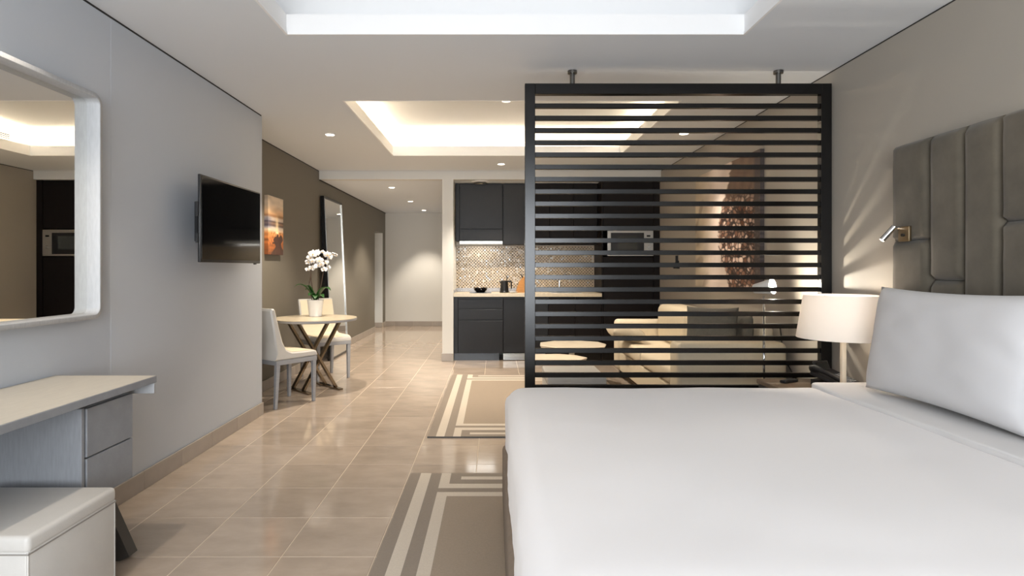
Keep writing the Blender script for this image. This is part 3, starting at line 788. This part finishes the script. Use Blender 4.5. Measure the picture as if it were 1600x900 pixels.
def sunset(u_, v_):
    n = noise.noise(Vector((u_*3, v_*14, 2)))
    st = [(0, (214, 196, 176)), (.15, (226, 205, 182)), (.30, (224, 178, 132)), (.335, (176, 124, 84)), (.37, (206, 186, 168)), (.41, (190, 172, 158)), (.435, (84, 66, 62)), (.46, (150, 118, 96)),
          (.50, (92, 72, 66)), (.53, (190, 176, 164)), (.585, (222, 190, 156)), (.63, (196, 128, 74)), (.80, (160, 92, 44)), (1, (120, 68, 34))]
    for (a, ca), (b_, cb) in zip(st, st[1:]):
        if a <= v_ <= b_: c = mixc(ca, cb, (v_-a)/(b_-a)); break
    c = tuple(k*(1+.10*n) for k in c)
    g = math.exp(-((u_-.58)/.10)**2)*ss(.25, .45, v_)*(1-ss(.6, .72, v_)); c = mixc(c, (255, 226, 176), g*.75)
    if v_ > .6: c = tuple(k*(1+.35*noise.noise(Vector((u_*12, v_*22, 0)))) for k in c)
    c = mixc(c, (70, 74, 100), .5*(1-ss(0, .35, u_))*ss(.3, .4, v_)*(1-ss(.52, .58, v_)))
    top = .665+.05*noise.noise(Vector((u_*9, 0, 4)))
    cx = .66+.03*math.sin(v_*30); wd = .20+.12*math.exp(-((v_-.74)/.05)**2)+.25*ss(.84, 1, v_)
    if v_ > top and abs(u_-cx) < wd: c = mixc((52, 32, 26), (88, 56, 40), .5+.5*noise.noise(Vector((u_*20, v_*9, 7))))
    if v_ > .79 and v_ < .815 and .25 < u_ < .6: c = (60, 38, 30)
    return c
canvas('sunset_canvas', 'small canvas print of an orange beach sunset on the taupe wall', XD+.001, -2.343, 6.20, 6.64, 1.414, 2.03, sunset, 60, 110, False)
def pebbles(u_, v_):
    base = mixc((186, 172, 150), (214, 196, 182), ss(.05, .4, u_))
    s1 = noise.noise(Vector(((u_*2.2+v_*1.6)*3, (v_*2-u_)*2.4, 1)))
    c = tuple(k*(1+.18*s1*(1-u_)) for k in base)
    c = mixc(c, (236, 220, 210), .7*math.exp(-((u_-.38-.1*math.sin(v_*4))/.10)**2))
    c = mixc(c, (120, 104, 88), .5*ss(.15, .5, noise.noise(Vector((u_*9+v_*5, v_*7, 5))))*(1-ss(.12, .3, u_)))
    edge = .50+.10*math.cos(v_*5.6)+.035*noise.noise(Vector((0, v_*12, 3)))+.03*noise.noise(Vector((0, v_*40, 3)))
    if u_ > edge:
        d, pts = noise.voronoi(Vector((u_*24, v_*28, 0)))
        h = noise.cell(pts[0]*7.3)
        cell = mixc((246, 220, 202), (108, 66, 44), abs(h) % 1.0)
        gap = 1-ss(.03, .26, d[1]-d[0])
        peb = mixc(cell, (40, 27, 22), gap)
        fuzzy = mixc((128, 104, 86), (96, 76, 62), .5+.5*noise.noise(Vector((u_*16, v_*10, 8))))
        peb = mixc(fuzzy, peb, ss(.20, .40, v_))
        c = mixc(c, peb, ss(0, .03, u_-edge))
    c = mixc(c, (78, 70, 68), .85*ss(.915, .945, u_))
    return c
canvas('pebble_canvas', 'large canvas print of a heap of brown pebbles on the wall above the sofa', XR-.001, 2.238, 5.03, 6.64, 1.075, 2.275, pebbles, 150, 170, True)

t = thing('leaning_mirror', 'tall dark framed mirror leaning on the taupe wall behind the table', 'mirror', (-2.225, 8.17, .001))
t.rotation_euler = (0, -.045, 0)
b = NB(); Wm, Hm, fr = .97, 2.262, .03
for (a0, a1, c0, c1_) in ((0, fr, 0, Hm), (Wm-fr, Wm, 0, Hm), (fr, Wm-fr, 0, fr), (fr, Wm-fr, Hm-fr, Hm)): box(b, -.05, 0, a0, a1, c0, c1_, .002, 1)
obj('frame', b, M_black, t)
b = NB()
for (a0, a1, c0, c1_) in ((fr-.004, fr+.008, fr, Hm-fr), (Wm-fr-.012, Wm-fr+.012, fr, Hm-fr)): box(b, -.006, .004, a0, a1, c0, c1_)
obj('inner_trim', b, M_steel, t)
b = NB(); box(b, -.02, -.008, fr-.005, Wm-fr+.005, fr-.005, Hm-fr+.005); obj('mirror_glass', b, M_mirror, t)

t = thing('wall_fitting', 'small black three pronged fitting on the right wall beside the tall cabinet', 'wall fitting', (XR, 7.40, 1.34))
b = NB(); box(b, -.018, 0, -.05, .05, -.012, .022, .003, 1); obj('back_bar', b, M_blackp, t)
b = NB(); box(b, -.03, -.001, -.016, .016, .022, .085, .003, 1); obj('lever', b, M_blackp, t)
for y in (-.062, 0, .062):
    b = NB(); box(b, -.035, -.001, y-.017, y+.017, -.075, -.012, .003, 1); obj('prong', b, M_blackp, t)

# ================================================================ KITCHEN
YC = 8.20
def cab(label, x0, x1, y0, y1, z0, z1, m=M_cab, cat='cabinet', name='base_cabinet'):
    t = thing(name, label, cat, ((x0+x1)/2, (y0+y1)/2, z0))
    wbox(t, 'body', x0+.001, x1-.001, y0+.02, y1, z0, z1, m, 0)
    return t
t = cab('black base cabinet with two drawers and a deep front beside the white pier', -.552, .125, YC, 8.80, .1, .878)
wbox(t, 'filler_panel', -.552, -.497, YC, YC+.02, .1, .878, M_cab, .002)
wbox(t, 'drawer', -.492, .119, YC, YC+.02, .716, .843, M_cab, .003)
wbox(t, 'drawer', -.492, .119, YC, YC+.02, .565, .703, M_cab, .003)
wbox(t, 'drawer', -.492, .119, YC, YC+.02, .105, .545, M_cab, .003)
wbox(t, 'plinth', -.552, .07, YC+.03, YC+.05, .001, .1, M_black, .001)
t = cab('black base cabinet with one wide plain door and a metal vent grille below', .126, .743, YC, 8.80, .1, .878)
wbox(t, 'door', .130, .739, YC, YC+.02, .105, .845, M_cab, .003)
wbox(t, 'plinth', .126, .743, YC+.03, YC+.05, .001, .1, M_black, .001)
g = wbox(t, 'vent_grille', .128, .70, YC+.018, YC+.03, .012, .096, M_steel, .001)
for k in range(4): wbox(t, 'grille_slot', .135, .69, YC+.016, YC+.018, .022+k*.019, .030+k*.019, M_gap, 0, parent=g)
t = cab('black base cabinet with a narrow door under the tap, behind the slats', .744, 1.115, YC, 8.80, .1, .878)
wbox(t, 'door', .747, 1.112, YC, YC+.02, .105, .865, M_cab2, .003); wbox(t, 'plinth', .744, 1.115, YC+.03, YC+.05, .001, .1, M_black, 0)
t = cab('black base cabinet with a narrow door next to the tall oven unit', 1.116, 1.472, YC, 8.80, .1, .878)
wbox(t, 'door', 1.119, 1.469, YC, YC+.02, .105, .865, M_cab2, .003); wbox(t, 'plinth', 1.116, 1.472, YC+.03, YC+.05, .001, .1, M_black, 0)
# worktop
t = thing('worktop', 'long cream stone worktop running over the black base cabinets', 'worktop', (.46, 8.5, .879))
wbox(t, 'slab', -.556, 1.474, 8.165, 8.808, .8785, .925, M_counter, .002)
wbox(t, 'upstand', -.556, 1.474, 8.785, 8.808, .925, .978, M_upst, .002)
wbox(t, 'side_upstand', -.556, -.545, 8.25, 8.785, .925, .968, M_upst, .002)
# upper cabinets
YU = 8.50
t = cab('black upper cabinet with a fold up door and built in extractor hood above the hob', -.548, .125, YU, 8.805, 1.66, 2.474, name='hood_cabinet')
wbox(t, 'filler_panel', -.548, -.497, YU, YU+.02, 1.655, 2.474, M_cab, .002)
wbox(t, 'door', -.491, .119, YU, YU+.02, 1.832, 2.470, M_cab, .003)
wbox(t, 'hood_front', -.491, .119, YU-.004, YU+.02, 1.662, 1.820, M_cab, .003)
wbox(t, 'hood_strip', -.491, .121, YU-.008, YU+.22, 1.612, 1.656, M_steel, .002, label='bright steel hood edge strip')
ux = [.126, .455, .79, 1.13, 1.472]
ul = ['black upper cabinet door just right of the extractor hood', 'black upper cabinet, first one fully behind the slats', 'black upper cabinet above the tap, behind the slats', 'black upper cabinet next to the tall oven unit, behind the slats']
for k in range(4):
    t = cab(ul[k], ux[k], ux[k+1], YU, 8.805, 1.607, 2.474, M_cab if k < 1 else M_cab2, name='upper_cabinet')
    wbox(t, 'door', ux[k]+.003, ux[k+1]-.003, YU, YU+.02, 1.607, 2.470, M_cab if k < 1 else M_cab2, .003)
# mosaic splashback
b = NB(); pz = .0226; rnd = random.Random(3)
nx_, nz_ = int(2.02/pz), int(.63/pz)
for i in range(nx_):
    for j in range(nz_):
        x = -.552+pz*(i+.5); z = .979+pz*(j+.5); dk = (i+j) % 2
        h = pz/2*(.66 if dk else .94); y = 8.800-(.0 if dk else .0015)-rnd.random()*.001
        tx = rnd.uniform(-1, 1)*.0006; tz = rnd.uniform(-1, 1)*.0006
        q = [b.verts.new((x+sx*h, y+sx*tx+sz*tz, z+sz*h)) for sx, sz in ((-1, -1), (1, -1), (1, 1), (-1, 1))]
        f = b.faces.new(q); f.material_index = (2 if rnd.random() < .06 else 1) if dk else (2 if rnd.random() < .05 else 0)
        bk = [b.verts.new((w2.co.x, 8.805, w2.co.z)) for w2 in q]
        for k in range(4):
            g = b.faces.new((q[k], q[(k+1) % 4], bk[(k+1) % 4], bk[k])); g.material_index = f.material_index
t = thing('mosaic_splashback', 'glittering beige and bronze mosaic splashback behind the worktop', 'splashback', (.46, 8.805, .98))
rel(t, b); obj('mosaic_tiles', b, [M_mlight, M_mdark, M_msilv], t, kind='stuff')
wbox(t, 'backing', -.555, 1.474, 8.8035, 8.8095, .978, 1.60, M_grout, 0)
lamp('hood_lamp', 'AREA', (-.19, 8.62, 1.605), 1.6, (1, .97, .9), (0, 0, 0), shape='RECTANGLE', size=.4, size_y=.06)

# tall unit with microwave
t = thing('tall_cabinet', 'tall dark brown cabinet housing the microwave at the end of the kitchen', 'cabinet', (1.87, 8.5, 0))
wbox(t, 'side_panel', 1.474, 1.494, YC-.0, 8.808, .001, 2.478, M_cab2, .001)
wbox(t, 'side_panel', 2.19, 2.273, YC, 8.808, .001, 2.478, M_cab2, .001)
wbox(t, 'body', 1.494, 2.19, YC+.03, 8.808, .1, 1.42, M_cab2, 0)
wbox(t, 'body', 1.494, 2.19, YC+.03, 8.808, 1.815, 2.478, M_cab2, 0)
wbox(t, 'niche_back', 1.494, 2.19, 8.7, 8.808, 1.42, 1.815, M_cab2, 0)
wbox(t, 'door', 1.498, 2.186, YC+.006, YC+.028, .105, 1.425, M_cab2, .003)
wbox(t, 'door', 1.498, 2.186, YC+.006, YC+.028, 1.812, 2.47, M_cab2, .003)
wbox(t, 'plinth', 1.494, 2.19, YC+.03, YC+.05, .001, .1, M_black, 0)
t = thing('microwave', 'built in steel framed microwave with dark window in the tall cabinet', 'microwave', (1.87, 8.4, 1.437))
wbox(t, 'case', 1.56, 2.175, YC+.03, 8.66, 1.437, 1.798, M_blackp, 0)
b = NB()
for (x0, x1, z0, z1) in ((1.553, 2.181, 1.437, 1.462), (1.553, 2.181, 1.755, 1.798), (1.553, 1.60, 1.462, 1.755)): box(b, x0, x1, YC-.01, YC+.028, z0, z1, .001, 1)
rel(t, b); obj('frame', b, M_steel, t)
wbox(t, 'control_panel', 2.055, 2.181, YC-.012, YC+.028, 1.462, 1.755, M_steel, .001)
d = wbox(t, 'door', 1.60, 2.055, YC-.011, YC+.025, 1.462, 1.755, M_blackp, .002)
wbox(t, 'window', 1.69, 1.965, YC-.013, YC-.011, 1.53, 1.71, M_ovenglass, 0, parent=d)
wbox(t, 'display', 2.09, 2.14, YC-.014, YC-.012, 1.70, 1.722, M_display, 0)
b = NB(); cyl(b, (0, 0), .022, .019, 0, .02, 20, Matrix.Translation((2.118, YC-.012, 1.56)) @ Matrix.Rotation(PI/2, 4, 'X')); rel(t, b); obj('knob', b, M_chrome, t, auto=40)

# things on the worktop
t = thing('hob', 'black glass hob set flat in the worktop under the extractor', 'hob', (-.19, 8.45, .925))
b = NB(); box(b, -.15, .15, -.22, .22, .0005, .006, .001, 1); obj('glass_plate', b, M_screen, t)
for y in (-.11, .11):
    b = NB(); lathe(b, (0, 0), [(.082, .0062), (.082, .0068), (.076, .0068), (.076, .0062)], 28); bmesh.ops.transform(b, matrix=Matrix.Translation((0, y, 0)), verts=b.verts); obj('burner_ring', b, M_bezel, t)
t = thing('bowl', 'shiny black bowl sitting on the hob', 'bowl', (-.19, 8.36, .932))
b = NB(); lathe(b, (0, 0), [(.05, .001), (.055, .004), (.085, .03), (.102, .065), (.099, .066), (.08, .034), (.05, .010), (.01, .008)], 32); obj('bowl_body', b, mat('black glaze', rgb(24, 22, 26), .12), t, auto=40)
t = thing('kettle', 'black electric kettle standing on the worktop', 'kettle', (.145, 8.45, .925))
b = NB(); lathe(b, (0, 0), [(.066, .001), (.066, .014), (.062, .018), (.060, .03), (.050, .155), (.046, .165), (.02, .170), (.01, .170)], 32); obj('jug', b, M_blackp, t, auto=40)
b = NB(); tube(b, [(.045, 0, .155), (.085, 0, .162), (.098, 0, .145), (.100, 0, .06), (.096, 0, .045)], [.010, .011, .011, .009, .007], 10); obj('handle', b, M_blackp, t, smooth=True)
b = NB(); tube(b, [(-.045, 0, .135), (-.068, 0, .165)], [.014, .008], 10); obj('spout', b, M_blackp, t, smooth=True)
b = NB(); tube(b, [(.035, 0, .168), (.040, 0, .20), (.030, 0, .232), (.020, 0, .245)], [.006, .007, .006, .004], 8); obj('lid_lever', b, M_blackp, t, smooth=True)
t = thing('saucer', 'small white saucer beside the kettle', 'saucer', (.27, 8.40, .925))
b = NB(); lathe(b, (0, 0), [(.03, .001), (.05, .008), (.062, .012), (.06, .014), (.03, .006), (.01, .005)], 28); obj('plate', b, M_pot, t, auto=40)
t = thing('knife_block', 'honey coloured wooden knife block by the screen post', 'knife block', (.39, 8.55, .925))
b = NB(); pr = [(-.085, 0), (.06, 0), (.06, .215), (.03, .225), (-.03, .15)]
f = [[b.verts.new((x, y, z+.001)) for x, z in pr] for y in (-.05, .05)]
b.faces.new(f[0]); b.faces.new(f[1][::-1])
for k in range(5): b.faces.new((f[0][k], f[0][(k+1) % 5], f[1][(k+1) % 5], f[1][k]))
obj('block', b, M_wood, t)
for k in range(4):
    b = NB(); y = -.036+k*.024; tube(b, [(.02, y, .205), (.0, y, .255)], .008, 8); obj('knife_handle', b, M_blackp, t, smooth=True)
t = thing('kitchen_tap', 'slim chrome tap with angled spout on the worktop behind the slats', 'tap', (.945, 8.66, .925))
b = NB(); lathe(b, (0, 0), [(.026, .001), (.026, .008), (.016, .012), (.015, .17), (.01, .175)], 24); obj('tap_body', b, M_chrome, t, auto=40)
b = NB(); tube(b, [(0, 0, .12), (.03, -.02, .20), (.09, -.06, .275), (.135, -.09, .29), (.152, -.10, .27), (.155, -.10, .235)], .010, 12); obj('spout', b, M_chrome, t, smooth=True)
b = NB(); tube(b, [(-.012, 0, .15), (-.05, 0, .19)], .005, 8); obj('lever', b, M_chrome, t, smooth=True)
t = thing('sink', 'steel sink rim let into the worktop in front of the tap', 'sink', (1.0, 8.42, .925))
b = NB(); slab_with_hole(b, -.22, .22, -.17, .17, -.20, .20, -.15, .15, .0003, .004); obj('rim', b, M_steel, t)
b = NB(); box(b, -.20, .20, -.15, .15, .0003, .001); obj('basin', b, M_nickel, t)

# ================================================================ LIVING AREA
# rugs
def rug(label, x0, x1, y0, y1, z=.0):
    t = thing('rug', label, 'rug', ((x0+x1)/2, (y0+y1)/2, z))
    W, H = x1-x0, y1-y0; U = sorted({0, .064, .128, .192, .25, .315, W-.315, W-.25, W-.192, W-.128, W-.064, W})
    V_ = sorted({0, .06, .11, .18, .25, .31, .37, H-.37, H-.31, H-.25, H-.18, H-.11, H-.06, H})
    def colr(u_, v_):
        u_ = min(u_, W-u_); v_ = min(v_, H-v_)
        if .064 < u_ < .128: return 1
        if .192 < u_ < .25 and (v_ < .25 or v_ > .31): return 1
        if u_ > .315 and .06 < v_ < .11: return 1
        if u_ > .192 and .18 < v_ < .25: return 1
        if u_ > .192 and .31 < v_ < .37: return 1
        if u_ > .25 and v_ > .37: return 2
        return 0
    b = NB(); th = .011
    grid = {(i, j): b.verts.new((-W/2+U[i], -H/2+V_[j], th)) for i in range(len(U)) for j in range(len(V_))}
    for i in range(len(U)-1):
        for j in range(len(V_)-1):
            f = b.faces.new((grid[i, j], grid[i+1, j], grid[i+1, j+1], grid[i, j+1])); f.material_index = colr((U[i]+U[i+1])/2, (V_[j]+V_[j+1])/2)
    obj('woven_face', b, [M_rugd, M_rugl, M_rugc], t)
    b = NB(); box(b, -W/2, W/2, -H/2, H/2, .0006, th-.0005); obj('backing', b, M_nightd, t)
rug('taupe rug with ivory line border in the living area behind the screen', -.50, 1.32, 4.47, 7.07)
rug('taupe rug with ivory line border lying beside and under the bed', -.512, 1.30, .95, 3.672)

# sofa along the right wall
t = thing('sofa', 'cream two seat sofa along the right wall behind the slats', 'sofa', (1.85, 5.8, 0))
def part(name, x0, x1, y0, y1, z0, z1, r, m=M_sofa, seg=4): b = NB(); box(b, x0, x1, y0, y1, z0, z1, r, seg); rel(t, b); return obj(name, b, m, t, auto=60)
part('base', 1.43, 2.24, 4.60, 6.95, .10, .32, .02)
part('arm', 1.40, 2.24, 4.55, 4.79, .11, .70, .045)
part('arm', 1.40, 2.24, 6.78, 7.02, .11, .68, .045)
part('back', 2.14, 2.25, 4.79, 6.78, .30, .80, .04)
part('seat_cushion', 1.41, 2.15, 4.795, 5.78, .325, .47, .045)
part('seat_cushion', 1.41, 2.15, 5.785, 6.775, .325, .47, .045)
part('back_cushion', 1.84, 2.15, 5.27, 5.78, .46, .87, .07)
part('back_cushion', 1.84, 2.15, 5.785, 6.77, .46, .87, .07)
for x in (1.47, 2.18):
    for y in (4.62, 6.92): wbox(t, 'leg', x-.025, x+.025, y-.025, y+.025, .001, .11, M_chrome)
p = pillow('cushion', 'grey square cushion standing on the near end of the sofa', 'cushion', (0, 0, 0), (0, 0, 0), .42, .47, .14, M_cush, 11, 'cushions on the sofa')
place(p, (1.80, 4.98, .485), Matrix.Rotation(math.radians(-30), 4, 'Z') @ Matrix.Rotation(-.22, 4, 'X'))
p = pillow('cushion', 'darker grey cushion half hidden at the right of the standing grey one', 'cushion', (0, 0, 0), (0, 0, 0), .30, .40, .09, M_cush, 12, 'cushions on the sofa')
place(p, (2.055, 4.965, .485), lean(.06))
p = pillow('cushion', 'beige cushion lying on the far seat of the sofa', 'cushion', (0, 0, 0), (0, 0, 0), .42, .36, .15, M_cushl, 13, 'cushions on the sofa')
place(p, (1.60, 6.45, .545), Matrix.Rotation(-PI/2+.15, 4, 'Y') @ Matrix.Rotation(PI/2, 4, 'Z'))

# coffee tables
def coffee(label, x, y, z, r, seed):
    t = thing('coffee_table', label, 'coffee table', (x, y, .0115))
    b = NB(); n = 9; rnd = random.Random(seed); ang = [2*PI*(i+rnd.uniform(-.15, .15))/n for i in range(n)]; rr_ = [r*rnd.uniform(.92, 1.06) for _ in range(n)]
    R = [[b.verts.new((rr_[i]*s_*math.cos(ang[i]), rr_[i]*.85*s_*math.sin(ang[i]), zz)) for i in range(n)] for s_, zz in ((.55, z-.07), (.96, z-.03), (1, z-.006), (.985, z))]
    for a_, c_ in zip(R, R[1:]):
        for i in range(n): b.faces.new((a_[i], a_[(i+1) % n], c_[(i+1) % n], c_[i]))
    b.faces.new(R[0][::-1]); b.faces.new(R[-1]); obj('table_top', b, M_marble, t)
    b = NB(); cyl(b, (0, 0), .03, .03, .02, z-.07, 20); obj('pedestal', b, M_steel, t, auto=40)
    b = NB(); lathe(b, (0, 0), [(.17, .001), (.17, .01), (.15, .018), (.03, .022)], 32); obj('base', b, M_steel, t, auto=40)
coffee('taller faceted white marble coffee table on a metal pedestal', .86, 6.62, .42, .40, 4)
coffee('lower faceted white marble coffee table tucked in front of the taller one', .62, 6.05, .355, .32, 9)

# floor lamp and cord
t = thing('floor_lamp', 'thin chrome floor reading lamp with a bright white head behind the slats', 'lamp', (1.95, 4.32, 0))
b = NB(); lathe(b, (0, 0), [(.12, .001), (.12, .012), (.11, .018), (.012, .022)], 32); obj('base', b, M_chrome, t, auto=40)
b = NB(); tube(b, [(0, 0, .02), (0, 0, 1.07)], .009, 12); obj('pole', b, M_chrome, t, smooth=True)
# hooded head: its open end looks towards the wall and the bed
HD = Vector((.62, -.76, .16)).normalized(); HM = Matrix.Translation((.0, .0, 1.13)) @ HD.to_track_quat('-Z', 'Y').to_matrix().to_4x4()
b = NB(); ri = []
for (r, z) in ((.028, .075), (.034, .07), (.056, -.065), (.053, -.065), (.030, .068), (.022, .07)):
    ri.append([b.verts.new(HM @ Vector((r*math.cos(2*PI*i/32), r*math.sin(2*PI*i/32), z))) for i in range(32)])
for a_, c_ in zip(ri, ri[1:]+ri[:1]):
    for i in range(32): b.faces.new((a_[i], a_[(i+1) % 32], c_[(i+1) % 32], c_[i]))
obj('lamp_shade', b, mat('enamel shade', rgb(225, 228, 230), .3), t, auto=50)
b = NB(); bmesh.ops.create_uvsphere(b, u_segments=16, v_segments=10, radius=.03, matrix=HM @ Matrix.Translation((0, 0, -.02))); obj('bulb', b, M_lamp, t, smooth=True)
lamp('floor_lamp_light', 'POINT', Vector((1.95, 4.32, 0)) + HM @ Vector((0, 0, -.066)), 15, (1, .9, .75), shadow_soft_size=.012)
t = thing('power_cord', 'black cord with inline switch hanging down the right wall by the sofa', 'cord', (XR, 4.6, .5))
b = NB(); tube(b, [(-.008, .14, .30), (-.010, .10, .16), (-.010, .03, .04), (-.012, -.07, -.03), (-.012, -.10, -.13)], .005, 8); obj('cable', b, M_blackp, t, smooth=True)
b = NB(); box(b, -.026, -.003, -.115, -.088, -.10, -.02, .005, 2); obj('inline_switch', b, M_blackp, t, auto=50)
